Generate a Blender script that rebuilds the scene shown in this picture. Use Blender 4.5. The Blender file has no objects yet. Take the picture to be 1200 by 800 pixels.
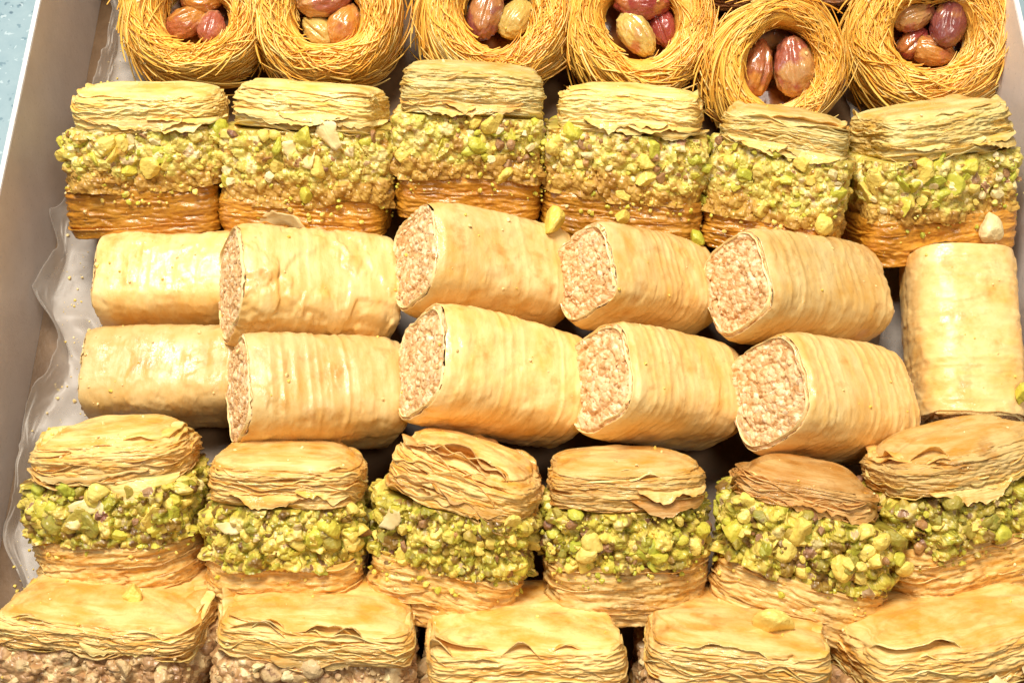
import bpy, math, random
import numpy as np
from mathutils import Matrix, Vector

# ------------------------------------------------------------------ scene, camera, light
S = bpy.context.scene
COL = S.collection
CM = 0.01                                   # all sizes below are written in centimetres
PITCH = math.radians(65.0); FPX = 1400.0
CAM = np.array([0.0, -32 * math.cos(PITCH), 2.5 + 32 * math.sin(PITCH)])
cam = bpy.data.cameras.new('camera'); camo = bpy.data.objects.new('camera', cam); COL.objects.link(camo)
cam.sensor_width = 36; cam.lens = FPX / 1200 * 36; cam.clip_start = 0.01; cam.clip_end = 20
camo.location = CAM * CM
camo.rotation_euler = (math.pi / 2 - PITCH, 0, 0)
S.camera = camo

W = bpy.data.worlds.new('World'); S.world = W; W.use_nodes = True
W.node_tree.nodes['Background'].inputs[0].default_value = (1.0, 0.93, 0.84, 1)
W.node_tree.nodes['Background'].inputs[1].default_value = 0.055

def area(name, loc, target, size, power, color, shape='RECTANGLE', sy=None):
    L = bpy.data.lights.new(name, 'AREA'); L.shape = shape; L.size = size * CM; L.size_y = (sy or size) * CM
    L.energy = power; L.color = color
    o = bpy.data.objects.new(name, L); COL.objects.link(o)
    o.location = Vector(loc) * CM
    o.rotation_euler = (Vector(target) - Vector(loc)).to_track_quat('-Z', 'Y').to_euler()
    return o
area('ceiling_lamp_key', (-12, 24, 72), (0, 0, 1), 30, 9.6, (1.0, 0.925, 0.80))
area('ceiling_lamp_second', (20, -18, 74), (0, 0, 1), 18, 1.6, (1.0, 0.925, 0.80))
area('window_light', (-80, -10, 42), (4, 2, 2), 34, 1.2, (0.80, 0.90, 1.0))

S.view_settings.view_transform = 'Standard'; S.view_settings.look = 'None'
S.view_settings.exposure = 0.0; S.view_settings.gamma = 1.0
S.render.engine = 'CYCLES'
S.cycles.use_denoising = True
S.cycles.max_bounces = 6; S.cycles.diffuse_bounces = 4; S.cycles.glossy_bounces = 2
S.cycles.transmission_bounces = 4; S.cycles.transparent_max_bounces = 8
S.cycles.caustics_reflective = False; S.cycles.caustics_refractive = False

# ------------------------------------------------------------------ helpers
FW = np.array([0, math.cos(PITCH), -math.sin(PITCH)]); UPV = np.array([0, math.sin(PITCH), math.cos(PITCH)])
def at(px, py, z):
    """point of the tray (cm) at height z that the photograph's pixel looks at"""
    d = FW + np.array([1.0, 0, 0]) * (px - 600) / FPX + UPV * (400 - py) / FPX
    return CAM + d * (z - CAM[2]) / d[2]
def ray_pitch(py):
    return PITCH - math.atan((400 - py) / FPX)

def h01(i, j, k, seed):
    n = (i.astype(np.int64) * 374761393 + j.astype(np.int64) * 668265263 + k.astype(np.int64) * 1274126177 + seed * 974634721) & 0xffffffff
    n = ((n ^ (n >> 13)) * 1103515245) & 0xffffffff
    n = ((n ^ (n >> 16)) * 2246822519) & 0xffffffff
    return ((n ^ (n >> 15)) & 0xffffff) / float(0xffffff)
def noise(p, seed=0):
    """smooth value noise, -1..1, p (n,3)"""
    p = np.asarray(p, float); f = np.floor(p); q = p - f; f = f.astype(np.int64); q = q * q * (3 - 2 * q)
    r = 0
    for a in (0, 1):
        wa = q[:, 0] if a else 1 - q[:, 0]
        for b in (0, 1):
            wb = q[:, 1] if b else 1 - q[:, 1]
            for c in (0, 1):
                wc = q[:, 2] if c else 1 - q[:, 2]
                r = r + wa * wb * wc * h01(f[:, 0] + a, f[:, 1] + b, f[:, 2] + c, seed)
    return r * 2 - 1
def fbm(p, seed=0, o=3, g=0.5):
    p = np.asarray(p, float); r = 0; amp = 1; tot = 0
    for k in range(o):
        r = r + amp * noise(p * 2 ** k + k * 7.3, seed + k * 17); tot += amp; amp *= g
    return r / tot
def st(*a):
    return np.stack(np.broadcast_arrays(*a), -1).reshape(-1, len(a))

def mesh(name, v, quads=None, tris=None, mat=None, smooth=True):
    v = np.asarray(v, np.float32) * CM
    me = bpy.data.meshes.new(name)
    q = np.zeros((0, 4), np.int32) if quads is None else np.asarray(quads, np.int32)
    t = np.zeros((0, 3), np.int32) if tris is None else np.asarray(tris, np.int32)
    me.vertices.add(len(v)); me.vertices.foreach_set('co', v.ravel())
    nl = q.size + t.size; nf = len(q) + len(t)
    me.loops.add(nl); me.loops.foreach_set('vertex_index', np.concatenate([q.ravel(), t.ravel()]))
    me.polygons.add(nf)
    tot = np.concatenate([np.full(len(q), 4), np.full(len(t), 3)]).astype(np.int32)
    me.polygons.foreach_set('loop_start', np.concatenate([[0], np.cumsum(tot)[:-1]]).astype(np.int32))
    me.polygons.foreach_set('use_smooth', np.full(nf, smooth))
    me.update(calc_edges=True); me.validate()
    if mat: me.materials.append(mat)
    return me
def put(name, me, parent=None, mtx=None):
    o = bpy.data.objects.new(name, me); COL.objects.link(o)
    o.parent = parent
    if mtx is not None: o.matrix_local = mtx if parent else mtx
    return o
def thing(name, label, cat, mtx, group=None):
    o = bpy.data.objects.new(name, None); COL.objects.link(o); o.empty_display_size = 0.01
    o.matrix_world = mtx; o['label'] = label; o['category'] = cat
    if group: o['group'] = group
    return o
def TR(x, y, z): return Matrix.Translation(Vector((x, y, z)) * CM)
def RX(a): return Matrix.Rotation(math.radians(a), 4, 'X')
def RY(a): return Matrix.Rotation(math.radians(a), 4, 'Y')
def RZ(a): return Matrix.Rotation(math.radians(a), 4, 'Z')
def grid_quads(nu, nv, wrap_u=False, wrap_v=False, off=0):
    """quads on an nu x nv vertex grid, index u*nv+v"""
    U = np.arange(nu if wrap_u else nu - 1); V = np.arange(nv if wrap_v else nv - 1)
    u, v = np.meshgrid(U, V, indexing='ij'); u = u.ravel(); v = v.ravel()
    u1 = (u + 1) % nu; v1 = (v + 1) % nv
    return np.stack([u * nv + v, u1 * nv + v, u1 * nv + v1, u * nv + v1], 1) + off
def fan(center, ring, flip=False):
    r = np.asarray(ring); r1 = np.roll(r, -1)
    c = np.full(len(r), center)
    return np.stack([c, r1, r] if flip else [c, r, r1], 1)

def icosphere(sub):
    t = (1 + 5 ** .5) / 2
    v = [(-1, t, 0), (1, t, 0), (-1, -t, 0), (1, -t, 0), (0, -1, t), (0, 1, t), (0, -1, -t), (0, 1, -t), (t, 0, -1), (t, 0, 1), (-t, 0, -1), (-t, 0, 1)]
    f = [(0, 11, 5), (0, 5, 1), (0, 1, 7), (0, 7, 10), (0, 10, 11), (1, 5, 9), (5, 11, 4), (11, 10, 2), (10, 7, 6), (7, 1, 8),
         (3, 9, 4), (3, 4, 2), (3, 2, 6), (3, 6, 8), (3, 8, 9), (4, 9, 5), (2, 4, 11), (6, 2, 10), (8, 6, 7), (9, 8, 1)]
    v = [np.array(a) / np.linalg.norm(a) for a in v]
    for _ in range(sub):
        cache = {}; nf = []
        def mid(a, b):
            k = (min(a, b), max(a, b))
            if k not in cache:
                m = v[a] + v[b]; v.append(m / np.linalg.norm(m)); cache[k] = len(v) - 1
            return cache[k]
        for a, b, c in f:
            x, y, z = mid(a, b), mid(b, c), mid(c, a)
            nf += [(a, x, z), (b, y, x), (c, z, y), (x, y, z)]
        f = nf
    return np.array(v), np.array(f)
ICO0 = icosphere(0); ICO1 = icosphere(1); ICO3 = icosphere(3); ICO2 = icosphere(2); ICO4 = icosphere(4)

# ------------------------------------------------------------------ materials
def nd(nt, t, **kw):
    n = nt.nodes.new(t)
    for k, v in kw.items():
        if k.startswith('i_'): n.inputs[k[2:].replace('_', ' ')].default_value = v
        else: setattr(n, k, v)
    return n
def base_mat(name):
    m = bpy.data.materials.new(name); m.use_nodes = True
    nt = m.node_tree; b = nt.nodes['Principled BSDF']
    return m, nt, b
def coords(nt, scale=(1, 1, 1), rnd=True):
    tc = nd(nt, 'ShaderNodeTexCoord'); mp = nd(nt, 'ShaderNodeMapping'); mp.inputs['Scale'].default_value = scale
    nt.links.new(tc.outputs['Object'], mp.inputs['Vector'])
    if rnd:
        oi = nd(nt, 'ShaderNodeObjectInfo'); ml = nd(nt, 'ShaderNodeVectorMath', operation='MULTIPLY_ADD')
        cx = nd(nt, 'ShaderNodeCombineXYZ'); nt.links.new(oi.outputs['Random'], cx.inputs[0]); nt.links.new(oi.outputs['Random'], cx.inputs[1])
        nt.links.new(cx.outputs[0], ml.inputs[0]); ml.inputs[1].default_value = (.9, .7, .3); nt.links.new(mp.outputs[0], ml.inputs[2])
        return ml.outputs[0]
    return mp.outputs[0]
def tex(nt, vec, scale, detail=4, rough=.6):
    n = nd(nt, 'ShaderNodeTexNoise'); n.inputs['Scale'].default_value = scale; n.inputs['Detail'].default_value = detail
    n.inputs['Roughness'].default_value = rough; nt.links.new(vec, n.inputs['Vector']); return n.outputs['Fac']
def ramp(nt, fac, stops):
    r = nd(nt, 'ShaderNodeValToRGB'); e = r.color_ramp.elements
    while len(e) < len(stops): e.new(.5)
    for i, (p, c) in enumerate(stops):
        e[i].position = p; e[i].color = c if len(c) == 4 else (*c, 1)
    nt.links.new(fac, r.inputs[0]); return r.outputs[0]
def mixc(nt, fac, a, b, mode='MIX'):
    m = nd(nt, 'ShaderNodeMix', data_type='RGBA', blend_type=mode)
    if isinstance(fac, (int, float)): m.inputs[0].default_value = fac
    else: nt.links.new(fac, m.inputs[0])
    for s, v in ((6, a), (7, b)):
        if isinstance(v, tuple): m.inputs[s].default_value = (*v, 1) if len(v) == 3 else v
        else: nt.links.new(v, m.inputs[s])
    return m.outputs[2]
def bump(nt, b, h, strength, dist):
    n = nd(nt, 'ShaderNodeBump'); n.inputs['Strength'].default_value = strength; n.inputs['Distance'].default_value = dist * CM
    nt.links.new(h, n.inputs['Height']); nt.links.new(n.outputs[0], b.inputs['Normal']); return n
def sss(b, w, r, scale):
    b.inputs['Subsurface Weight'].default_value = w; b.inputs['Subsurface Radius'].default_value = r; b.inputs['Subsurface Scale'].default_value = scale * CM
def maprange(nt, v, a, b_, c, d):
    n = nd(nt, 'ShaderNodeMapRange'); nt.links.new(v, n.inputs[0])
    for i, x in enumerate((a, b_, c, d)): n.inputs[1 + i].default_value = x
    return n.outputs[0]

def phyllo(name, light, mid, dark, toast=.35, stretch=(1, 1, 7), rough=(.32, .6), coat=.5, sw=0, bumpd=.05, layers=.6, wet=(.48, .62), ct=(.36, .6)):
    m, nt, b = base_mat(name)
    v = coords(nt, stretch); v2 = coords(nt)
    c = ramp(nt, tex(nt, v, 95, 5), [(ct[0], mid), (ct[1], light)])
    v3 = coords(nt, (.5 * stretch[0], .5 * stretch[1], 2.2 * stretch[2]))
    c = mixc(nt, maprange(nt, tex(nt, v3, 130, 3, .6), .50, .62, 0, layers), c, mid)
    pale = tuple(min(.95, x * 1.06 + .03) for x in light)
    c = mixc(nt, maprange(nt, tex(nt, v2, 55, 5, .7), .52, .66, 0, .6), c, pale)
    spots = maprange(nt, tex(nt, v2, 130, 4, .65), .56, .78, 0, toast)
    c = mixc(nt, spots, c, dark)
    oi = nd(nt, 'ShaderNodeObjectInfo'); val = maprange(nt, oi.outputs['Random'], 0, 1, .74, 1.08)
    hs = nd(nt, 'ShaderNodeHueSaturation'); nt.links.new(val, hs.inputs['Value']); nt.links.new(c, hs.inputs['Color'])
    nt.links.new(hs.outputs[0], b.inputs['Base Color'])
    nt.links.new(maprange(nt, tex(nt, v2, 160, 3), .35, .65, rough[0], rough[1]), b.inputs['Roughness'])
    nt.links.new(maprange(nt, tex(nt, v2, 120, 2), wet[0], wet[1], 0, coat), b.inputs['Coat Weight'])
    b.inputs['Coat Roughness'].default_value = .08
    if sw: sss(b, sw, (1, .42, .10), .28)
    bump(nt, b, tex(nt, v, 420, 5, .7), .6, bumpd)
    cb = nd(nt, 'ShaderNodeBump'); cb.inputs['Strength'].default_value = .9; cb.inputs['Distance'].default_value = .04 * CM
    nt.links.new(tex(nt, v2, 620, 3, .6), cb.inputs['Height']); nt.links.new(cb.outputs[0], b.inputs['Coat Normal'])
    return m
M = {}
M['phyllo_pale'] = phyllo('phyllo_pale', (.91, .64, .25), (.76, .37, .055), (.46, .15, .012), .75)
M['phyllo_cream'] = phyllo('phyllo_cream', (.94, .78, .34), (.85, .52, .10), (.58, .26, .025), .6)
M['phyllo_toasted'] = phyllo('phyllo_toasted', (.84, .52, .19), (.64, .28, .05), (.34, .10, .012), .75)
M['phyllo_soaked'] = phyllo('phyllo_soaked', (.66, .32, .035), (.46, .17, .010), (.20, .055, .003), .85, coat=.8, rough=(.2, .42), wet=(.38, .5), layers=.15, stretch=(1, 1, 2), bumpd=.05, ct=(.32, .66))
M['phyllo_flake'] = phyllo('phyllo_flake', (.92, .76, .40), (.86, .62, .24), (.70, .40, .10), .3, stretch=(1, 1, 1))
M['roll_skin'] = phyllo('roll_skin', (.92, .68, .31), (.80, .44, .10), (.57, .22, .026), .75, stretch=(1.5, .8, .8), rough=(.28, .5), coat=.8, bumpd=.035, layers=.15, ct=(.30, .66))
M['shaded_amber'] = phyllo('shaded_amber', (.42, .16, .03), (.26, .07, .01), (.12, .03, .005), .5, coat=.8)  # amber coloured dark to carry the shadow behind the nests

def nutmat(name, cols, skin, skin_amt, rough=.5, coat=.2, sc=1.0):
    m, nt, b = base_mat(name)
    v = coords(nt)
    oi = nd(nt, 'ShaderNodeObjectInfo')
    base = ramp(nt, oi.outputs['Random'], [(i / max(1, len(cols) - 1), c) for i, c in enumerate(cols)])
    c = mixc(nt, maprange(nt, tex(nt, v, 260 * sc, 4), .35, .65, 0, .55), base, cols[-1])
    c = mixc(nt, maprange(nt, tex(nt, v, 150 * sc, 3, .7), .60, .68, 0, skin_amt), c, skin)
    nt.links.new(c, b.inputs['Base Color'])
    nt.links.new(maprange(nt, tex(nt, v, 300 * sc, 3), .35, .65, rough - .14, rough + .2), b.inputs['Roughness'])
    b.inputs['Coat Weight'].default_value = coat; b.inputs['Coat Roughness'].default_value = .22
    bump(nt, b, tex(nt, v, 700 * sc, 4, .7), .45, .03)
    return m
M['nut_green'] = nutmat('nut_green', [(.42, .44, .04), (.60, .54, .06), (.68, .56, .07), (.50, .50, .05)], (.36, .24, .04), .6)
M['nut_yellow'] = nutmat('nut_yellow', [(.78, .56, .08), (.84, .66, .15), (.70, .54, .07), (.82, .64, .17)], (.45, .26, .05), .5)
M['nut_olive'] = nutmat('nut_olive', [(.28, .26, .03), (.42, .33, .05), (.24, .25, .03), (.46, .32, .05)], (.12, .04, .04), .7)
M['nut_brown'] = nutmat('nut_brown', [(.26, .12, .05), (.36, .20, .09), (.22, .10, .07), (.48, .24, .06)], (.14, .05, .05), .7)
M['nut_cream'] = nutmat('nut_cream', [(.84, .72, .40), (.78, .62, .28), (.86, .76, .48), (.80, .66, .32)], (.55, .34, .12), .5)
def cellnut(name, stops, rough=.5, coat=.25):
    # crumb by crumb colour: each crumb of the paste carries its own tone
    m, nt, b = base_mat(name); v = coords(nt)
    a = nd(nt, 'ShaderNodeAttribute', attribute_name='tone')
    c = ramp(nt, a.outputs['Fac'], stops)
    c = mixc(nt, maprange(nt, tex(nt, v, 330, 4), .45, .7, 0, .5), c, stops[0][1])
    nt.links.new(c, b.inputs['Base Color'])
    nt.links.new(maprange(nt, tex(nt, v, 300, 3), .35, .65, rough - .2, rough + .2), b.inputs['Roughness'])
    b.inputs['Coat Weight'].default_value = coat; b.inputs['Coat Roughness'].default_value = .2
    bump(nt, b, tex(nt, v, 800, 4, .7), .5, .03); return m
M['pistachio_paste'] = cellnut('pistachio_paste', [(0, (.15, .07, .015)), (.18, (.32, .19, .03)), (.38, (.38, .36, .035)), (.6, (.64, .52, .07)), (.85, (.78, .60, .13)), (.95, (.82, .68, .28)), (1, (.26, .10, .06))])
M['pistachio_pale'] = cellnut('pistachio_pale', [(0, (.38, .19, .03)), (.08, (.56, .33, .06)), (.2, (.60, .44, .10)), (.45, (.62, .56, .10)), (.7, (.80, .66, .19)), (.93, (.90, .78, .40)), (1, (.40, .18, .09))])
M['roll_paste'] = cellnut('roll_paste', [(0, (.52, .26, .09)), (.2, (.68, .40, .17)), (.5, (.78, .51, .26)), (.8, (.84, .62, .36)), (.95, (.90, .76, .52)), (1, (.44, .20, .07))], .55, .1)
M['walnut_paste'] = cellnut('walnut_paste', [(0, (.34, .17, .07)), (.3, (.46, .26, .11)), (.6, (.58, .36, .16)), (.85, (.74, .54, .27)), (1, (.86, .70, .42))])
M['walnut'] = nutmat('walnut', [(.46, .26, .11), (.60, .40, .18), (.36, .18, .08), (.70, .52, .26)], (.22, .09, .05), .7)
M['roll_filling'] = nutmat('roll_filling', [(.74, .45, .20), (.80, .53, .27), (.70, .41, .18)], (.46, .20, .06), .7, rough=.55, coat=.1, sc=1.3)
M['roll_crumb'] = nutmat('roll_crumb', [(.80, .54, .26), (.84, .62, .36), (.72, .42, .18)], (.50, .22, .07), .6, rough=.5, coat=.15, sc=1.6)

def kataifi():
    m, nt, b = base_mat('kataifi_strand')
    at_ = nd(nt, 'ShaderNodeAttribute', attribute_name='tone')
    c = ramp(nt, at_.outputs['Fac'], [(0, (.62, .24, .025)), (.35, (.92, .42, .045)), (.7, (.96, .58, .10)), (1, (.97, .73, .27))])
    nt.links.new(c, b.inputs['Base Color']); b.inputs['Roughness'].default_value = .38
    b.inputs['Coat Weight'].default_value = .25; b.inputs['Coat Roughness'].default_value = .2
    return m
M['kataifi'] = kataifi()
def kat_core():
    m, nt, b = base_mat('kataifi_core'); v = coords(nt)
    nt.links.new(ramp(nt, tex(nt, v, 300, 4), [(.3, (.76, .36, .045)), (.7, (.93, .54, .10))]), b.inputs['Base Color'])
    b.inputs['Roughness'].default_value = .5; bump(nt, b, tex(nt, v, 600, 4), .8, .08); return m
M['kataifi_core'] = kat_core()
def syrup():
    m, nt, b = base_mat('syrup'); v = coords(nt)
    nt.links.new(ramp(nt, tex(nt, v, 140, 3), [(.3, (.16, .045, .01)), (.7, (.46, .18, .03))]), b.inputs['Base Color'])
    b.inputs['Roughness'].default_value = .3; b.inputs['Coat Weight'].default_value = .3
    bump(nt, b, tex(nt, v, 250, 2), .3, .06); return m
M['syrup'] = syrup()
def whole_nut(name, flesh, skin, blush, thr):
    m, nt, b = base_mat(name); v = coords(nt)
    c = ramp(nt, tex(nt, v, 60, 4), [(.35, flesh), (.62, tuple(x * .8 for x in flesh))])
    c = mixc(nt, maprange(nt, tex(nt, v, 75, 3, .5), thr, thr + .05, 0, .92), c, skin)
    c = mixc(nt, maprange(nt, tex(nt, v, 260, 4), .5, .7, 0, .6), c, blush)
    nt.links.new(c, b.inputs['Base Color'])
    nt.links.new(maprange(nt, tex(nt, v, 240, 3), .35, .65, .10, .32), b.inputs['Roughness'])
    b.inputs['Coat Weight'].default_value = 1.0; b.inputs['Coat Roughness'].default_value = .05
    sss(b, .25, (1, .5, .25), .2)
    bump(nt, b, tex(nt, v, 260, 5, .65), .8, .07); return m
M['nut_amber'] = whole_nut('nut_amber', (.62, .26, .05), (.40, .12, .05), (.66, .36, .12), .50)
M['nut_pink'] = whole_nut('nut_pink', (.62, .34, .12), (.36, .09, .06), (.56, .28, .15), .47)
M['nut_red'] = whole_nut('nut_red', (.50, .18, .05), (.30, .04, .04), (.44, .13, .06), .42)
M['nut_purple'] = whole_nut('nut_purple', (.48, .22, .08), (.20, .045, .05), (.34, .12, .08), .44)
M['nut_gold'] = whole_nut('nut_gold', (.66, .46, .12), (.50, .16, .07), (.70, .52, .20), .56)

def cardboard():
    m, nt, b = base_mat('grey_cardboard'); v = coords(nt, (1, 1, 1), False)
    c = ramp(nt, tex(nt, v, 90, 6, .7), [(.3, (.66, .59, .55)), (.7, (.75, .68, .64))])
    c = mixc(nt, maprange(nt, tex(nt, v, 900, 3, .7), .62, .72, 0, .35), c, (.25, .21, .19))
    nt.links.new(c, b.inputs['Base Color']); b.inputs['Roughness'].default_value = .5
    b.inputs['Coat Weight'].default_value = .15; b.inputs['Coat Roughness'].default_value = .35
    bump(nt, b, tex(nt, v, 500, 5, .7), .35, .03); return m
M['cardboard'] = cardboard()
def greased_shade():  # grease brown, deepened so the shade between pastries is in the colour
    m, nt, b = base_mat('greased_shaded_cardboard'); v = coords(nt, (1, 1, 1), False)
    nt.links.new(ramp(nt, tex(nt, v, 40, 6, .65), [(.35, (.10, .05, .018)), (.65, (.20, .12, .06))]), b.inputs['Base Color'])
    b.inputs['Roughness'].default_value = .4; bump(nt, b, tex(nt, v, 400, 5, .7), .3, .03); return m
M['greased_shade'] = greased_shade()
def edgemat():
    m, nt, b = base_mat('cardboard_cut_edge'); v = coords(nt, (1, 1, 1), False)
    nt.links.new(ramp(nt, tex(nt, v, 600, 3), [(.3, (.66, .66, .66)), (.7, (.82, .82, .82))]), b.inputs['Base Color']); b.inputs['Roughness'].default_value = .8; return m
M['edge'] = edgemat()
def stone():
    m, nt, b = base_mat('speckled_blue_table'); v = coords(nt, (1, 1, 1), False)
    c = ramp(nt, tex(nt, v, 60, 6, .7), [(.3, (.24, .35, .41)), (.7, (.33, .44, .49))])
    for sc, th, col in ((300, .63, (.15, .24, .30)), (170, .68, (.08, .14, .19)), (420, .66, (.46, .57, .62))):
        c = mixc(nt, maprange(nt, tex(nt, v, sc, 2, .5), th, th + .04, 0, .85), c, col)
    nt.links.new(c, b.inputs['Base Color']); b.inputs['Roughness'].default_value = .35; return m
M['stone'] = stone()
def wax():
    m, nt, b = base_mat('wax_paper'); v = coords(nt, (1, 1, 1), False)
    nt.links.new(ramp(nt, tex(nt, v, 80, 5), [(.3, (.56, .51, .46)), (.7, (.70, .65, .60))]), b.inputs['Base Color'])
    b.inputs['Roughness'].default_value = .42
    tp = nd(nt, 'ShaderNodeBsdfTransparent'); mx = nd(nt, 'ShaderNodeMixShader'); mx.inputs[0].default_value = .36
    nt.links.new(tp.outputs[0], mx.inputs[1]); nt.links.new(b.outputs[0], mx.inputs[2])
    nt.links.new(mx.outputs[0], nt.nodes['Material Output'].inputs[0])
    bump(nt, b, tex(nt, v, 200, 4), .3, .05); return m
M['wax'] = wax()

# ------------------------------------------------------------------ the setting: table, box, liner
def box_mesh(name, x0, x1, y0, y1, z0, z1, mat, bev=.03):
    import bmesh
    bm = bmesh.new(); bmesh.ops.create_cube(bm, size=1)
    for v in bm.verts:
        v.co = Vector(((x0 + x1) / 2 + v.co.x * (x1 - x0), (y0 + y1) / 2 + v.co.y * (y1 - y0), (z0 + z1) / 2 + v.co.z * (z1 - z0))) * CM
    if bev: bmesh.ops.bevel(bm, geom=bm.edges[:], offset=bev * CM, segments=2, affect='EDGES')
    me = bpy.data.meshes.new(name); bm.to_mesh(me); bm.free(); me.materials.append(mat); return me
XL, XR, YB, YF, HW = -13.8, 14.7, 14.2, -13.5, 4.0
t = put('table_top', box_mesh('table_top', -60, 60, -60, 60, -3, -.35, M['stone'])); t['kind'] = 'structure'
t['label'] = 'speckled blue stone table top beneath the box'
bx = thing('pastry_box', 'open grey cardboard box that holds all the pastries', 'box', Matrix.Identity(4))
put('base', box_mesh('base', XL, XR, YF, YB, -.34, 0, M['greased_shade']), bx)
for nm, a in (('side_wall', (XL - .14, XL, YF, YB, -.34, HW)), ('side_wall', (XR, XR + .14, YF, YB, -.34, HW)),
              ('end_wall', (XL + .01, XR - .01, YB - .14, YB - .003, .003, HW - .02)), ('end_wall', (XL + .01, XR - .01, YF + .003, YF + .14, .003, HW - .02))):
    w = put(nm, box_mesh(nm, *a, M['cardboard'], .02), bx)
    if nm == 'side_wall':
        put('cut_edge', box_mesh('cut_edge', a[0] + .005, a[1] - .005, a[2] + .01, a[3] - .01, HW + .003, HW + .035, M['edge'], .01), w)

def liner(name, label, side):
    ys = np.linspace(-13, 13.6, 220); us = np.linspace(0, 1, 46)
    Y, U = np.meshgrid(ys, us, indexing='ij')
    hi = 1.25 + .75 * noise(st(Y[:, 0] * .33, 0, 0), 5 + side)[:, None] if False else None
    yy = ys
    top = .7 + .5 * noise(st(yy * .35, 0 * yy, 0 * yy), 31 + side) + .25 * noise(st(yy * 1.3, 0 * yy, 0 * yy), 8 + side)
    # path: lies on the base under the pastries, turns up towards the wall and ends in a creased free edge
    s = np.clip(U, 0, 1)
    inner = 3.0
    x = np.where(s < .5, inner * (1 - s / .5), -.0)
    curve = np.clip((s - .42) / .58, 0, 1)
    bulge = noise(st(yy * .45, 0 * yy, 0 * yy), 77 + side)[:, None]
    x = inner * (1 - np.clip(s / .6, 0, 1)) + .95 + .45 * bulge - .25 * curve + .3 * curve * noise(st(Y * .8, s * 1.2, 0), 12 + side).reshape(Y.shape)
    z = .06 + top[:, None] * curve ** 1.6 + .22 * (1 - np.abs(noise(st(Y * .7, s * 4, 0), 55).reshape(Y.shape))) ** 4 + .10 * (1 - np.abs(noise(st(Y * 1.9 + s * 3, s * 6, 0), 57).reshape(Y.shape))) ** 4 + .03 * noise(st(Y * 2.5, s * 9, 0), 56).reshape(Y.shape)
    z = np.maximum(z, .05)
    X = (XL + x) if side == 0 else (XR - x)
    X = np.maximum(X, XL + .05) if side == 0 else np.minimum(X, XR - .05)
    v = st(X, Y, z)
    o = put(name, mesh(name, v, grid_quads(len(ys), len(us)), mat=M['wax']))
    md = o.modifiers.new('Solidify', 'SOLIDIFY'); md.thickness = .006 * CM
    o['label'] = label; o['category'] = 'wax paper'; o['group'] = 'wax paper lining the box'
    return o
liner('wax_paper', 'crumpled translucent wax paper along the left wall of the box', 0)
liner('wax_paper', 'creased translucent wax paper along the right wall of the box', 1)

# ------------------------------------------------------------------ shared small pieces
def chunk_mesh(seed, ico=ICO2, flat=1.0):
    rs = np.random.RandomState(seed); v, f = ico
    k = rs.randint(7, 12); n = rs.normal(size=(k, 3)); n /= np.linalg.norm(n, axis=1)[:, None]; d = rs.uniform(.55, .95, k)
    dots = v @ n.T
    r = np.where(dots > .05, d / np.maximum(dots, .05), 9)
    r = -np.log(np.exp(-20 * r).sum(1) + np.exp(-20 * 1.15)) / 20
    r = r * (1 + .13 * fbm(v * 2.6, seed, 4, .6))
    ax = rs.uniform(.75, 1.25, 3) * np.array([1, 1, flat])
    return v * r[:, None] * ax * .5, f
CH = {}
def chunk(mat, i):
    k = (mat, i % 12)
    if k not in CH:
        v, f = chunk_mesh(100 + i % 12, ICO3, flat=(.55 if i % 4 == 3 else 1)); CH[k] = mesh('chopped_nut', v, tris=f, mat=M[mat], smooth=False)
    return CH[k]
CRUMB = [chunk_mesh(300 + i, ICO1) for i in range(8)]; TINY = [chunk_mesh(320 + i, ICO0) for i in range(8)]
def crumbs_mesh(name, pts, sizes, mat, seed):
    rs = np.random.RandomState(seed); V = []; F = []; n = 0
    for p, s in zip(pts, sizes):
        v, f = (TINY if s < .10 else CRUMB)[rs.randint(8)]
        q = rs.normal(size=(3, 3)); q, _ = np.linalg.qr(q)
        V.append(v @ q.T * s + p); F.append(f + n); n += len(v)
    return mesh(name, np.concatenate(V), tris=np.concatenate(F), mat=mat, smooth=False)

OUT = [0, 0.]                                                # this piece's own uneven outline: seed, amount
def se_r(th, a, b, n):
    return (np.abs(np.cos(th) / a) ** n + np.abs(np.sin(th) / b) ** n) ** (-1 / n)

def uneven(th):
    return 1 + OUT[1] * fbm(st(np.cos(th) * 1.3, np.sin(th) * 1.3, 0 * th), OUT[0], 2) if OUT[1] else 1.0

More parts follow.
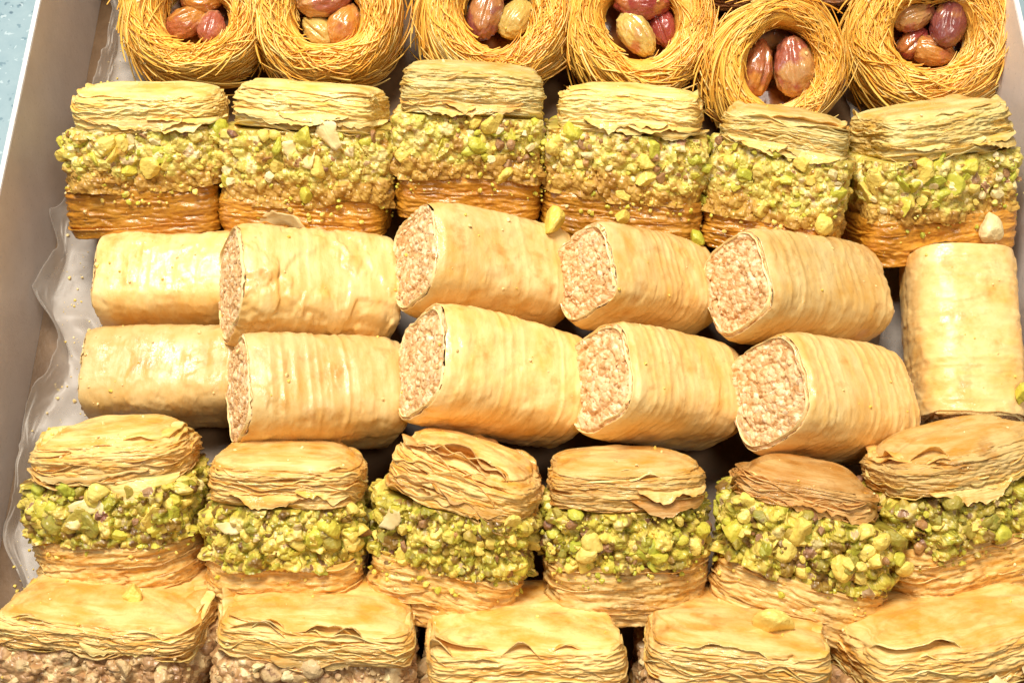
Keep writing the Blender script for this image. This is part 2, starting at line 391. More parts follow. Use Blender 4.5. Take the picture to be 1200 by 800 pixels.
def sheet(a, b, n, seed, t, ragged=.03, wave=.05, own=.05, droop=0., wseed=0, N=104, mat=None, lev=0., sink=.3):
    """one wavy phyllo sheet with a ragged outline: closed, thin; stack axis is z"""
    th = np.linspace(0, 2 * math.pi, N, endpoint=False)
    r = se_r(th, a, b, n) * uneven(th)
    cx, cy = np.cos(th), np.sin(th)
    e = .7 * fbm(st(cx * a * 1.3, cy * b * 1.3, 0 * th + lev * .55), wseed + 50, 3, .6) + .6 * fbm(st(cx * a * 4.5, cy * b * 4.5, 0 * th + seed), seed, 3, .8)
    e2 = np.maximum(0, noise(st(cx * a * 1.1, cy * b * 1.1, 0 * th + lev * .4), wseed + 5) - .3)
    def surf(fr):
        fr = np.asarray(fr)[:, None]
        R = r[None] * fr + (ragged * e * 2.2 - ragged * 4 * e2)[None] * fr ** 6
        x = R * cx; y = R * cy
        z = wave * fbm(st(x * .55, y * .55, 0 * x), wseed, 2).reshape(x.shape) * (.5 + .9 * fr ** 2)
        z = z + own * fr ** 3 * (fbm(st(x * .95, y * .95, 0 * x + lev * .42), wseed + 9, 3, .55) + .35 * noise(st(x * 2.1, y * 2.1, 0 * x), seed)).reshape(x.shape) * 1.7
        z = z - droop * fr ** 7 - sink * (1 - fr ** 3)
        return x, y, z, np.broadcast_to(fr, x.shape)
    fr = [.25, .55, .78, .90, .97, 1.0]
    x, y, z, f = surf(fr); zt = z + t / 2 * np.where(f > .99, .9, 1)
    V = [st(x, y, zt)]
    fb = [.6, .93, 1.0]
    x2, y2, z2, f2 = surf(fb); zb = z2 - t / 2 * np.where(f2 > .99, .9, 1)
    V.append(st(x2, y2, zb)); n1 = len(fr) * N
    V.append(np.array([[0, 0, z[0].mean() + t / 2], [0, 0, z2[0].mean() - t / 2]]))
    q1 = grid_quads(len(fr), N, wrap_v=True)[:, ::1]
    q2 = grid_quads(len(fb), N, wrap_v=True, off=n1)[:, ::-1]
    ot = np.arange(N) + (len(fr) - 1) * N; ob = np.arange(N) + n1 + (len(fb) - 1) * N
    q3 = np.stack([ot, ob, np.roll(ob, -1), np.roll(ot, -1)], 1)
    c = n1 + len(fb) * N
    t1 = fan(c, np.arange(N)); t2 = fan(c + 1, np.arange(N) + n1, True)
    return mesh('phyllo_sheet', np.concatenate(V), np.concatenate([q1, q2, q3]), np.concatenate([t1, t2]), mat)

def slab(name, a, b, n, z0, z1, seed, mat, rough=.06, N=96, freq=2.5):
    th = np.linspace(0, 2 * math.pi, N, endpoint=False); r = se_r(th, a, b, n)
    zs = np.linspace(0, 1, 9); rows = []
    ring = [(.4, 0), (.8, 0)] + [(1 - .25 * abs(2 * u - 1) ** 4 * .3, u) for u in zs] + [(.8, 1), (.4, 1)]
    for fr, u in ring:
        x, y = r * fr * np.cos(th), r * fr * np.sin(th); z = z0 + (z1 - z0) * u + 0 * x
        d = rough * fbm(st(x * freq, y * freq, z * freq), seed, 4, .6)
        rows.append(np.stack([x * (1 + d / max(a, b) * 1.5), y * (1 + d / max(a, b) * 1.5), z + (d if u in (0, 1) else 0)], 1))
    V = np.concatenate(rows); nr = len(ring); q = grid_quads(nr, N, wrap_v=True)[:, ::-1]
    V = np.concatenate([V, [[0, 0, z0], [0, 0, z1]]]); c = nr * N
    return mesh(name, V, q, np.concatenate([fan(c, np.arange(N), True), fan(c + 1, np.arange(N) + (nr - 1) * N)]), mat)

def perim(a, b, n, N, front=2.2):
    """closed outline sampled by arc length, denser on the front (-y) side: x, y, normal, arc"""
    th = np.linspace(0, 2 * math.pi, 4000, endpoint=False) + math.pi / 2
    r = se_r(th, a, b, n) * uneven(th); x, y = r * np.cos(th), r * np.sin(th)
    d = np.hypot(np.roll(x, -1) - x, np.roll(y, -1) - y); w = d * np.where(y < .3 * b, front, 1)
    cw = np.concatenate([[0], np.cumsum(w)[:-1]]); ca = np.concatenate([[0], np.cumsum(d)[:-1]])
    t = np.linspace(0, w.sum(), N, endpoint=False)
    X, Y, A_ = np.interp(t, cw, x), np.interp(t, cw, y), np.interp(t, cw, ca)
    tx, ty = np.roll(X, -1) - np.roll(X, 1), np.roll(Y, -1) - np.roll(Y, 1); L = np.hypot(tx, ty) + 1e-9
    return X, Y, ty / L, -tx / L, A_
def worley(p, seed):
    f = np.floor(p).astype(np.int64); best = np.full(len(p), 9.); idv = np.zeros(len(p))
    for i in (-1, 0, 1):
        for j in (-1, 0, 1):
            for k in (-1, 0, 1):
                c = f + np.array([i, j, k])
                q = c + np.stack([h01(c[:, 0], c[:, 1], c[:, 2], seed + m) for m in (1, 2, 3)], 1)
                d = np.linalg.norm(q - p, axis=1); hit = d < best
                best = np.where(hit, d, best); idv = np.where(hit, h01(c[:, 0], c[:, 1], c[:, 2], seed + 4), idv)
    return best, idv
def closed(name, rings, mat, tone=None):
    N = len(rings[0]); nr = len(rings)
    V = np.concatenate(rings + [rings[0].mean(0)[None], rings[-1].mean(0)[None]])
    q = grid_quads(nr, N, wrap_v=True)[:, ::-1]
    me = mesh(name, V, q, np.concatenate([fan(nr * N, np.arange(N), True), fan(nr * N + 1, np.arange(N) + (nr - 1) * N)]), mat)
    if tone is not None:
        me.polygons.foreach_set('use_smooth', np.zeros(len(me.polygons), bool))
        at_ = me.attributes.new('tone', 'FLOAT', 'POINT'); at_.data.foreach_set('value', np.append(tone, [.3, .3]).astype(np.float32))
    return me
def laminate(name, a, b, n, h, seed, mat, rnd=.1, droop=.1, crack=.16, lay=9, rough=1.0, nz=62, N=270, dome=.0, fold=1.0):
    X, Y, NX, NY, SA = perim(a, b, n, N)
    rings = []
    for fr in (.3, .7, .93): rings.append(np.stack([X * fr, Y * fr, 0 * X + .02], 1))
    for u in np.linspace(0, 1, nz):
        k = 1 - rnd * max(0, (u - .4) / .6) ** 2.6 - .035 * (1 - u) ** 3
        z = u * h - droop * u * u * (.7 + .5 * noise(st(SA * .35, 0 * SA, 0 * SA), seed + 2))
        z = z + .13 * (1 - u) ** 2 * fbm(st(SA * .9, 0 * SA, 0 * SA + 3), seed + 15, 2) * (1 if droop else 0)
        q = u * lay + 1.5 * fbm(st(SA * .33, 0 * SA + u * 1.3, 0 * SA), seed, 2) + .35 * fbm(st(SA * 1.1, 0 * SA + u * 3, 0 * SA), seed + 1, 2)
        l1 = noise(st(SA * .8, q, 0 * q), seed + 3); l2 = noise(st(SA * 2.4, q * 2.3, 0 * q), seed + 4); l3 = fbm(st(SA * 6, q * 3.2, 0 * q), seed + 5, 3, .7)
        n3 = noise(st(SA * .5, q * .8, 0 * q + 5), seed + 6); mask = np.clip(noise(st(SA * .75, 0 * SA + u * 3.2, 0 * SA), seed + 7) * 3 + .1, 0, 1)
        d = rough * (.045 * l1 + .035 * l2 + .055 * l3 + .02 * (1 - (q * 2.2) % 1)) - crack * np.exp(-(n3 / .075) ** 2) * mask
        d = d * min(1, (1 - u) * 8 + .15)
        rings.append(np.stack([X * k + NX * d, Y * k + NY * d, z + .015 * l3 * (u > .9)], 1))
    for fr in (.97, .93, .87, .8, .72, .64, .55, .45, .3, .15):
        k = (1 - rnd) * fr; x, y = X * k, Y * k
        w = fold * (.10 * fbm(st(x * .45, y * 1.5, 0 * x), seed + 9, 3) + .05 * fbm(st(x * 1.2, y * 4.0, 0 * x), seed + 10, 2))
        rings.append(np.stack([x, y, h - droop * (fr ** 5) * (.7 + .5 * noise(st(SA * .35, 0 * SA, 0 * SA), seed + 2)) + w + dome * (1 - fr ** 2)], 1))
    return closed(name, rings, mat)
def paste(name, a, b, n, z0, z1, seed, mat, amp=1.0, nz=40, N=330, s1=.36, s2=.15, soak=0):
    X, Y, NX, NY, SA = perim(a, b, n, N); rings = []; tones = []
    for fr in (.4, .85): rings.append(np.stack([X * fr, Y * fr, 0 * X + z0], 1)); tones.append(0 * X + .3)
    for u in np.linspace(0, 1, nz):
        z = z0 + (z1 - z0) * u + .26 * (1 - u) ** 2 * fbm(st(SA * .8, 0 * SA, 0 * SA), seed + 30, 3) - .06 * (1 - u) ** 2; p = np.stack([X, Y, 0 * X + z], 1)
        p = p + .05 * np.stack([fbm(p * 3 + 5 * m, seed + m, 2) for m in range(3)], 1)
        f1, i1 = worley(p / s1, seed); f2, i2 = worley(p / s2, seed + 9)
        d1 = np.sqrt(np.clip(1 - (f1 / .75) ** 2, 0, 1)); d2 = np.sqrt(np.clip(1 - (f2 / .8) ** 2, 0, 1))
        big = i1 > .45
        d = amp * (.14 * d1 * big + .075 * d2 + .16 * fbm(p * 1.1, seed + 20, 2) + .06 * fbm(p * 8, seed + 21, 2)) - .07
        d = d - .16 * max(0, (2 * u - 1) - .72) * 3.5 * (.4 + .6 * (noise(st(SA * .7, 0 * SA, 0 * SA), seed + 33) > -.2))
        rings.append(np.stack([X + NX * d, Y + NY * d, 0 * X + z], 1))
        tn = np.where(big & (f1 < .5), (i1 * 7.3) % 1, i2)
        tones.append(tn * np.clip(.25 * (i2 > .7) + (u - soak * (.75 + .5 * noise(st(SA * .6, 0 * SA, 0 * SA), seed + 41))) * 5, .12, 1) if soak else tn)   # syrup-soaked brown paste low down
    for fr in (.85, .4): rings.append(np.stack([X * fr, Y * fr, 0 * X + z1], 1)); tones.append(0 * X + .3)
    return closed(name, rings, mat, np.concatenate(tones))
def drape(a, b, n, x0, x1, ztop, drop, seed, mat, out=.05):
    """torn edge of a sheet that hangs over the front"""
    N, K = 64, 12
    X = np.linspace(x0, x1, N); Y = -b * (1 - np.clip(np.abs(X / a), 0, .999) ** n) ** (1 / n)
    prof = np.clip(1 - np.abs(np.linspace(-1, 1, N)) ** 3, 0, 1)
    dr = drop * (.15 + .85 * prof) * np.clip(.6 + .8 * fbm(st(X * 1.6, 0 * X, 0 * X), seed, 4, .7), .06, 1.5)
    V = []
    for k in np.linspace(0, 1, K):
        o_ = out + .05 * k + .10 * k * k * noise(st(X * 1.1, 0 * X + k * .7, 0 * X), seed + 2) - .12 * (1 - k) ** 3
        V.append(np.stack([X * (1 + .01 * k), Y - o_, ztop - dr * k + .02 * noise(st(X * 3, 0 * X + k, 0 * X), seed + 3)], 1))
    F_ = np.concatenate(V); B_ = F_ + np.array([0, .018, 0]); n_ = len(F_)
    q1 = grid_quads(K, N); q = [q1[:, ::-1], q1 + n_]
    bd = np.concatenate([np.arange(N), np.arange(1, K) * N + N - 1, (K - 1) * N + np.arange(N - 2, -1, -1), np.arange(K - 2, 0, -1) * N])
    q.append(np.stack([bd, np.roll(bd, -1), np.roll(bd, -1) + n_, bd + n_], 1))
    return mesh('torn_sheet', np.concatenate([F_, B_]), np.concatenate(q), mat=mat)

def flake_mesh(w, h, seed, curl=.1, N=48, mat='phyllo_flake'):
    th = np.linspace(0, 2 * math.pi, N, endpoint=False)
    pk = np.random.RandomState(seed); pa = np.arange(5) * 1.2566 + pk.uniform(-.45, .45, 5); pd = pk.uniform(.5, 1., 5)
    pc = np.cos(th[:, None] - pa); r = np.minimum(np.where(pc > .1, pd / np.maximum(pc, .1), 9).min(1), 1.3)
    r = r * se_r(th, w / 2, h / 2, 2) * (1 + .22 * fbm(st(np.cos(th) * 4, np.sin(th) * 4, 0 * th + seed), seed, 3, .8))
    V = []
    for s in (1, -1):
        for fr in (.35, .7, 1.0):
            x, y = r * fr * np.cos(th), r * fr * np.sin(th)
            z = curl * noise(st(x * 1.3, y * 1.3, 0 * x), seed) * 2 + curl * 1.2 * (x / w * 2) ** 2 * fr + s * .012 * (1.2 - fr)
            V.append(np.stack([x, y, z], 1))
    V.append(np.array([[0, 0, V[0][:, 2].mean()], [0, 0, V[3][:, 2].mean()]]))
    q = np.concatenate([grid_quads(3, N, wrap_v=True), grid_quads(3, N, wrap_v=True, off=3 * N)[:, ::-1]])
    o1 = np.arange(N) + 2 * N; o2 = np.arange(N) + 5 * N
    q = np.concatenate([q, np.stack([o1, o2, np.roll(o2, -1), np.roll(o1, -1)], 1)])
    return mesh('phyllo_flake', np.concatenate(V), q, np.concatenate([fan(6 * N, np.arange(N)), fan(6 * N + 1, np.arange(N) + 3 * N, True)]), M[mat])

# ------------------------------------------------------------------ layered pastry (sheets, nuts, sheets)
def layered(name, label, cat, group, px, py, zc, w, d, ht, hf, hb, elev, roll=0, yaw=0, seed=1, n=4.5,
            tops=('phyllo_pale',), bots=('phyllo_toasted',), nuts=None, core='pistachio_paste', nt=6, nb=2, wave=.07, own=.06,
            droop=.12, round_top=.12, top_tilt=(0, 0), top_shift=(0, 0), nchunk=78, fill_out=.12, ragged=.03, cs=(.22, .52), flakes=(), brough=None, trough=1.0, crack=.14, ntorn=2, torn=.9, top_w=1.0, soak=0, paste_amp=1.0, spill=.3):
    rs = np.random.RandomState(seed); rd = random.Random(seed)
    P = at(px, py, zc)
    recl = math.degrees(ray_pitch(py)) - elev                     # how far the piece leans back on the row behind it
    cf = Matrix.Rotation(math.radians(roll), 4, Vector(FW))
    mtx = TR(*P) @ cf @ RX(-recl) @ RZ(yaw)
    T = thing(name, label, cat, mtx, group)
    a, b = w / 2, d / 2; H = ht + hf + hb; z0 = -H / 2
    # bottom crust
    OUT[:] = [seed + 500, .09]
    skew = rs.uniform(-1, 1, 6)
    bm_ = TR(skew[0] * .10, 0, z0) @ RZ(skew[5] * 3) @ RY(skew[1] * 2)
    bc = put('bottom_crust', laminate('bottom_crust', a * .97, b * .97, n, hb, seed, M[bots[0]], .02, 0, .10 if brough is None else .05, 7 * hb, 1.25 if brough is None else brough, nz=46), T, bm_)
    for i in range(nb):
        u = (i + rs.uniform(.2, .9)) / nb; k = .985 + rs.uniform(-.01, .012)
        put('phyllo_sheet', sheet(a * k, b * k, n, seed * 31 + i, .03, ragged * 1.4, wave * .4, own * .5, 0, seed + 3, lev=i * 2, mat=M[rd.choice(bots)]), bc, TR(0, 0, hb * u))
    OUT[0] = seed + 520
    # filling
    zf0, zf1 = z0 + hb - .04, z0 + hb + hf + .05
    fc = put('nut_filling', paste('nut_filling', a * .965, b * .965, n, zf0, zf1, seed + 5, M[core], paste_amp, soak=soak), T)
    nuts = nuts or ('nut_green', 'nut_yellow', 'nut_yellow', 'nut_olive', 'nut_green', 'nut_yellow', 'nut_yellow', 'nut_green', 'nut_olive', 'nut_yellow', 'nut_brown')
    def spot(front):
        if front:
            x = rs.uniform(-1, 1) * a * .97; y = -b * (1 - min(.999, abs(x / a)) ** n) ** (1 / n)
        else:
            y = rs.uniform(-1, .9) * b * .97; x = (1 if rs.rand() < .5 else -1) * a * (1 - abs(y / b) ** n) ** (1 / n)
        return x, y
    for i in range(nchunk):
        x, y = spot(rs.rand() < .76); u = min(.95, max(.08, rs.normal(.5 + soak * .45, .26)))
        s = cs[0] + (cs[1] - cs[0]) * rs.rand() ** 1.8
        k = .955 + (fill_out * (1 - abs(2 * u - 1)) * rs.rand() - s * rs.uniform(.0, .3)) / max(a, b)
        q = Matrix.Rotation(rs.uniform(0, 6.28), 4, Vector(rs.normal(size=3)).normalized())
        nk = rd.choice(nuts); s = min(s, .3) if nk in ('nut_brown', 'nut_cream') else s
        put('chopped_nut', chunk(nk, rs.randint(12)), fc, TR(x * k, y * k, zf0 + (zf1 - zf0) * u) @ q @ Matrix.Scale(s, 4))
    pts = []; sz = []
    for i in range(150 if spill < .5 else 260):
        x, y = spot(rs.rand() < .8); u = rs.uniform(-.30, .95) if i < 150 else -spill * rs.rand() ** 2.2; sc_ = .05 + .12 * rs.rand() ** 2
        k = .985 + (rs.uniform(-.3, .25) * sc_) / max(a, b); pts.append((x * k, y * k, zf0 + (zf1 - zf0) * u)); sz.append(sc_)
    for k2, (mt, sl) in enumerate(((nuts[0], slice(0, 75)), (nuts[1], slice(75, 300)))):
        c = put('nut_crumbs', crumbs_mesh('nut_crumbs', pts[sl], sz[sl], M[mt], seed + k2), fc); c['kind'] = 'stuff'
    # top crust
    OUT[0] = seed + 540
    zt0 = z0 + hb + hf
    tm = TR(top_shift[0] + skew[2] * .08, top_shift[1], zt0) @ RZ(skew[5] * -4) @ RY(top_tilt[0] + skew[3] * 2.5) @ RX(top_tilt[1])
    ta, tb_ = a * (.945 + .025 * skew[4]) * top_w, b * .97
    tcr = put('top_crust', laminate('top_crust', ta, tb_, n, ht, seed + 8, M[tops[0]], round_top, droop, crack, 9 * ht / 1.3, trough, dome=wave * .5), T, tm)
    for i in range(nt):
        u = (i + rs.uniform(.1, .9)) / nt; k = 1.0 - round_top * max(0, (u - .4) / .6) ** 2.6 + rs.uniform(-.02, .015)
        me = sheet(ta * k, tb_ * k, n, seed * 57 + i, .028, ragged * 1.5, wave * (.3 + u), own * (.6 + .6 * rs.rand()), droop * u ** 1.5, seed + 21, lev=i * 2.2, mat=M[rd.choice(tops)])
        put('phyllo_sheet', me, tcr, TR(rs.uniform(-.03, .03), rs.uniform(-.03, .03), ht * u))
    for i in range(ntorn):                                        # torn sheet edges hanging over the nuts
        xa = rs.uniform(-.95, .25) * a; xb = min(.95 * a, xa + rs.uniform(.7, 1.5) * a)
        put('torn_sheet', drape(ta, tb_, n, xa, xb, rs.uniform(.1, .45) * ht, rs.uniform(.35, .8) * torn, seed * 3 + i, M[rd.choice(tops)]), tcr)
    OUT[1] = 0.
    for (fx, fz, fw, fh, tilt, rl) in flakes:                     # loose flakes hanging on the front
        put('phyllo_flake', flake_mesh(fw, fh, seed + int(fx * 10) + 50, .13), T, TR(fx, -b * 1.05, fz) @ RY(rl) @ RX(90 + tilt))
    return T

G2 = 'square pistachio baklava in the second row'
kw = dict(w=4.3, d=3.0, ht=1.2, hf=1.6, hb=1.3, elev=10, n=6, top_w=.94, brough=.8, soak=.30, tops=('phyllo_cream', 'phyllo_cream', 'phyllo_pale'), bots=('phyllo_soaked',),
          core='pistachio_pale', nt=14, nb=1, wave=.10, own=.19, droop=.16, round_top=.10, cs=(.14, .66), fill_out=.16, nchunk=56, ntorn=3, torn=.7, ragged=.035, nuts=('nut_green', 'nut_yellow', 'nut_yellow', 'nut_green', 'nut_cream', 'nut_yellow', 'nut_green', 'nut_cream', 'nut_green', 'nut_yellow', 'nut_brown'))
B2 = 'baklava_square'
def r2(label, px, py, **k):
    q = dict(kw); q.update(k); return layered(B2, label, 'baklava', G2, px, py, q.pop('zc', 2.4), **q)
r2('square pistachio baklava at the left end of the second row, beside the box wall', 178, 184, w=4.55, seed=11, roll=0, yaw=5, top_shift=(.18, 0), top_w=.92, ht=1.1, hf=1.5, hb=1.45)
r2('square pistachio baklava with ragged pale flakes on its front, second from the left', 365, 184, w=4.9, seed=12, roll=1, yaw=-4, top_shift=(.12, 0), top_w=.9, hf=1.85, hb=1.1, top_tilt=(2, -4), flakes=((.1, .35, 1.1, .9, -15, 20), (-.6, -1.5, 1.5, .7, 20, -5), (.9, .9, .9, .7, 10, 60)))
r2('square pistachio baklava standing a little higher than its neighbours, behind the slanted middle roll', 550, 163, w=4.4, seed=13, roll=4, yaw=4, top_tilt=(-2, -6), ht=1.3, zc=2.7)
r2('square pistachio baklava behind the two nut rolls right of the middle', 733, 188, w=4.7, seed=14, roll=4, yaw=-6, top_w=.9, top_tilt=(1, -3), hf=1.7)
r2('small square pistachio baklava, fifth from the left wall, tipped to the right', 912, 212, w=3.95, seed=15, roll=9, yaw=-12, ht=1.0, hf=1.95, hb=1.0, round_top=.14)
r2('square pistachio baklava at the right end of the second row, above the upright roll', 1087, 210, w=4.5, seed=16, roll=-4, yaw=10, ht=1.3, top_tilt=(0, -4), round_top=.12, flakes=((2.3, -.35, 1.1, .35, 0, 5),))

G4 = 'round pistachio baklava in the fourth row'
kw4 = dict(w=4.25, d=3.2, ht=1.1, hf=1.3, hb=1.5, elev=19, n=3.4, paste_amp=1.45, tops=('phyllo_pale', 'phyllo_pale', 'phyllo_cream', 'phyllo_toasted'), bots=('phyllo_pale', 'phyllo_toasted', 'phyllo_pale'),
           nt=9, nb=4, wave=.26, own=.18, droop=.26, round_top=.18, cs=(.13, .6), fill_out=.2, nchunk=80, crack=.18, ragged=.05)
def r4(label, px, py, **k):
    q = dict(kw4); q.update(k); return layered('baklava_round', label, 'baklava', G4, px, py, q.pop('zc', 2.5), **q)
r4('round pistachio baklava with a puffed top at the left end of the fourth row', 146, 588, w=4.15, seed=21, roll=-3, yaw=-5, top_tilt=(3, -6), ht=1.2, flakes=((-.1, .5, 1.1, .55, -20, 0),))
r4('round pistachio baklava with a flat pale layered top, second in the fourth row', 340, 615, w=3.85, seed=22, roll=2, yaw=3, top_tilt=(-1, -4), round_top=.06, tops=('phyllo_pale', 'phyllo_cream'), flakes=((-1.2, .5, .8, .5, -30, 15), (1.2, .45, .6, .5, -20, 70)))
r4('round pistachio baklava whose top crust has slid and tilts up to the left', 533, 618, w=3.95, hf=1.45, seed=23, roll=9, yaw=-7, top_tilt=(8, -4), ht=1.25, nt=13, tops=('phyllo_pale', 'phyllo_toasted', 'phyllo_pale'), wave=.34, own=.32, flakes=((-1.3, .45, .75, .7, -10, -35),))
r4('round pistachio baklava with a smooth level top, fourth in its row', 728, 620, w=4.05, seed=24, roll=-1, yaw=3, top_tilt=(2, -5), wave=.08, own=.1, round_top=.10)
r4('round pistachio baklava with a small browned top and the widest spill of nuts', 944, 636, w=4.3, hf=1.6, hb=1.35, ht=.8, seed=25, roll=13, yaw=-10, top_shift=(-.35, .1), top_tilt=(-3, -6), top_w=.86, own=.22, tops=('phyllo_toasted', 'phyllo_toasted', 'phyllo_pale'), nchunk=96, fill_out=.45)
r4('round pistachio baklava tipped to the left at the right end of the fourth row', 1118, 594, w=4.5, seed=26, roll=-10, yaw=9, top_tilt=(0, -5), own=.24, hf=1.2, hb=1.6, tops=('phyllo_pale', 'phyllo_cream'), nuts=('nut_olive', 'nut_green', 'nut_yellow', 'nut_olive', 'nut_brown'))

G5 = 'walnut baklava in the front row'
kw5 = dict(w=4.9, d=4.4, ht=1.3, hf=1.1, hb=1.0, elev=26, n=9, tops=('phyllo_pale', 'phyllo_cream'), bots=('phyllo_toasted',), core='walnut_paste', nt=13, nb=1, wave=.18, own=.26, droop=.16,
           round_top=.07, nuts=('walnut', 'walnut', 'nut_cream', 'walnut'), cs=(.2, .6), fill_out=.12, nchunk=34, ragged=.03)
def r5(label, px, py, **k):
    q = dict(kw5); q.update(k); return layered('walnut_baklava', label, 'baklava', G5, px, py, q.pop('zc', 1.9), **q)
r5('walnut baklava at the left end of the front row showing its chunky brown filling', 140, 748, w=5.0, seed=31, roll=2, ht=.75, ntorn=1, yaw=-4)
r5('walnut baklava second from the left in the front row, with layered edge and brown filling', 377, 758, w=4.7, seed=32, roll=1, ht=.85, ntorn=1, yaw=4)
r5('walnut baklava in the middle of the front row with a wide smooth pale top', 610, 784, w=4.8, seed=33, roll=1, hf=.8)
r5('walnut baklava fourth in the front row with a fine fan of thin layers', 858, 786, w=4.5, seed=34, roll=2, ht=1.1, yaw=-3)
r5('walnut baklava at the right end of the front row, strewn with pale flakes', 1100, 780, w=5.4, seed=35, roll=-6, yaw=8, flakes=((1.2, .5, 1.3, .8, -40, 10), (.2, .4, .9, .7, -30, 40), (-.5, .5, .8, .6, -40, 0)))

# ------------------------------------------------------------------ nut rolls
def roll(label, p0, p1, r, seed, peel=(), end_r=True, sq=3.5, pinch=.12, edge=.018):
    A = at(*p0); B = at(*p1); ax = Vector(B - A); L = ax.length
    x = ax.normalized(); z = Vector((0, 0, 1)); y = z.cross(x).normalized(); z = x.cross(y)
    m = Matrix((x, y, z)).transposed().to_4x4(); m.translation = Vector(A) * CM
    r *= .97
    T = thing('nut_roll', label, 'pastry roll', m, 'nut filled phyllo rolls in the middle rows')
    rs = np.random.RandomState(seed)
    nx, nth = 170, 140
    xs = np.linspace(0, L, nx); th = np.linspace(0, 2 * math.pi, nth, endpoint=False)
    X, TH = np.meshgrid(xs, th, indexing='ij')
    c, s = np.cos(TH), np.sin(TH)
    def rad(X, TH, extra=True):
        c, s = np.cos(TH), np.sin(TH); sh = X.shape
        R = se_r(TH, r, r * .97, sq)
        R = R * (1 + .045 * fbm(st(X * .35, c * .9, s * .9), seed, 2).reshape(sh))
        if extra:
            warp = X + .10 * fbm(st(X * .8, c * 1.1, s * 1.1), seed + 3, 2).reshape(sh) + .05 * np.sin(TH + seed)
            am = .35 + .65 * np.clip(.5 + fbm(st(X * .5, c * .8, s * .8), seed + 6, 2).reshape(sh) * 1.3, 0, 1)
            w1 = noise(st(warp * 4.3, 0 * X, 0 * X + c * .25), seed + 4).reshape(sh)
            w2 = noise(st(warp * 9.5, c * .4, s * .4), seed + 5).reshape(sh)
            R = R + am * (.024 * (1 - np.abs(w1) * 1.6) + .010 * w2)
            R = R + .012 * fbm(st(X * 5, c * 6, s * 6), seed + 8, 2).reshape(sh)
        if extra:
            for m_ in range(6):                                   # ragged edges of the overlapping turns of phyllo
                g = fbm(st(X * .55 + m_ * 9, c * 1.0, s * 1.0), seed + 60 + m_, 4, .55).reshape(sh) + .09 * m_ - .22
                R = R + edge * .5 * (1 + np.tanh(g / .012))
            R = R + edge * .6 * np.maximum(0, fbm(st(X * 1.6, c * 2.2, s * 2.2), seed + 70, 3).reshape(sh))
        R = R - pinch * np.exp(-X / .28) - pinch * .8 * np.exp(-(L - X) / .3)
        return R
    R = rad(X, TH)
    jag = .05 * fbm(st(np.cos(th) * 3, np.sin(th) * 3, 0 * th), seed + 11, 3)
    Xj = X - (jag * 1.6)[None] * np.exp(-X / .2)
    V = [st(Xj, R * c, R * s)]
    # wall thickness folded inwards at both cut ends
    for xe, row, sgn in ((0, 0, 1), (L, nx - 1, -1)):
        for dr, dx in ((.012, -.012), (.026, .02), (.05, .3)):
            Rr = R[row] - dr
            V.append(st(Xj[row] + sgn * dx, Rr * np.cos(th), Rr * np.sin(th)))
    Q = [grid_quads(nx, nth, wrap_v=True)[:, ::-1]]
    n0 = nx * nth
    a0 = np.arange(nth)
    def strip(r0, r1, flip):
        q = np.stack([r0, r1, np.roll(r1, -1), np.roll(r0, -1)], 1); return q if not flip else q[:, ::-1]
    seqs = [[a0, a0 + n0, a0 + n0 + nth, a0 + n0 + 2 * nth], [a0 + (nx - 1) * nth, a0 + n0 + 3 * nth, a0 + n0 + 4 * nth, a0 + n0 + 5 * nth]]
    for k, sq_ in enumerate(seqs):
        for u in range(3): Q.append(strip(sq_[u], sq_[u + 1], k == 1))
    put('phyllo_skin', mesh('phyllo_skin', np.concatenate(V), np.concatenate(Q), mat=M['roll_skin']), T)
    # filling at both cut ends
    for xe, row, sgn in ((0.0, 0, 1), (L, nx - 1, -1)):
        nr, na = 44, 170
        fr = np.linspace(.03, 1, nr); ta = np.linspace(0, 2 * math.pi, na, endpoint=False)
        FR, TA = np.meshgrid(fr, ta, indexing='ij')
        Rm = np.interp(TA.ravel(), np.append(th, 2 * math.pi), np.append(R[row], R[row][0])).reshape(TA.shape) - .02
        yy, zz = Rm * FR * np.cos(TA), Rm * FR * np.sin(TA)
        f_, i_ = worley(st(yy / .12, zz / .12, 0 * yy + seed), seed)
        bumpy = .09 * fbm(st(yy * 3.2, zz * 3.2, 0 * yy), seed + 13, 4, .62).reshape(yy.shape) + .055 * np.sqrt(np.clip(1 - (f_ / .8) ** 2, 0, 1)).reshape(yy.shape)
        spiral = (FR * 3.1 - TA / (2 * math.pi)) % 1.0
        groove = -.07 * np.exp(-((spiral - .5) / .10) ** 2) * np.clip((FR - .35) * 4, 0, 1)
        xx = xe + sgn * (.015 - bumpy - groove * 1.0 - .06 * (1 - FR ** 2))
        v = np.concatenate([st(xx, yy, zz), [[xe + sgn * .0, 0, 0]]])
        q = grid_quads(nr, na, wrap_v=True)
        if sgn > 0: q = q[:, ::-1]
        fm = mesh('nut_filling', v, q, fan(nr * na, np.arange(na), sgn > 0), M['roll_paste'], False)
        ta_ = fm.attributes.new('tone', 'FLOAT', 'POINT'); ta_.data.foreach_set('value', np.append(i_, .5).astype(np.float32))
        fo = put('nut_filling', fm, T)
        pts = []; sz = []
        for i in range(200 if sgn > 0 else 40):
            f = math.sqrt(rs.rand()) * .95; t = rs.uniform(0, 6.283)
            k = (np.interp(t, th, R[row]) - .07) * f
            pts.append((xe + sgn * (rs.uniform(-.02, .06) - .05 * (1 - f * f)), k * math.cos(t), k * math.sin(t))); sz.append(.04 + .12 * rs.rand() ** 3)
        cr = put('nut_crumbs', crumbs_mesh('nut_crumbs', pts, sz, M['roll_crumb'], seed), fo); cr['kind'] = 'stuff'
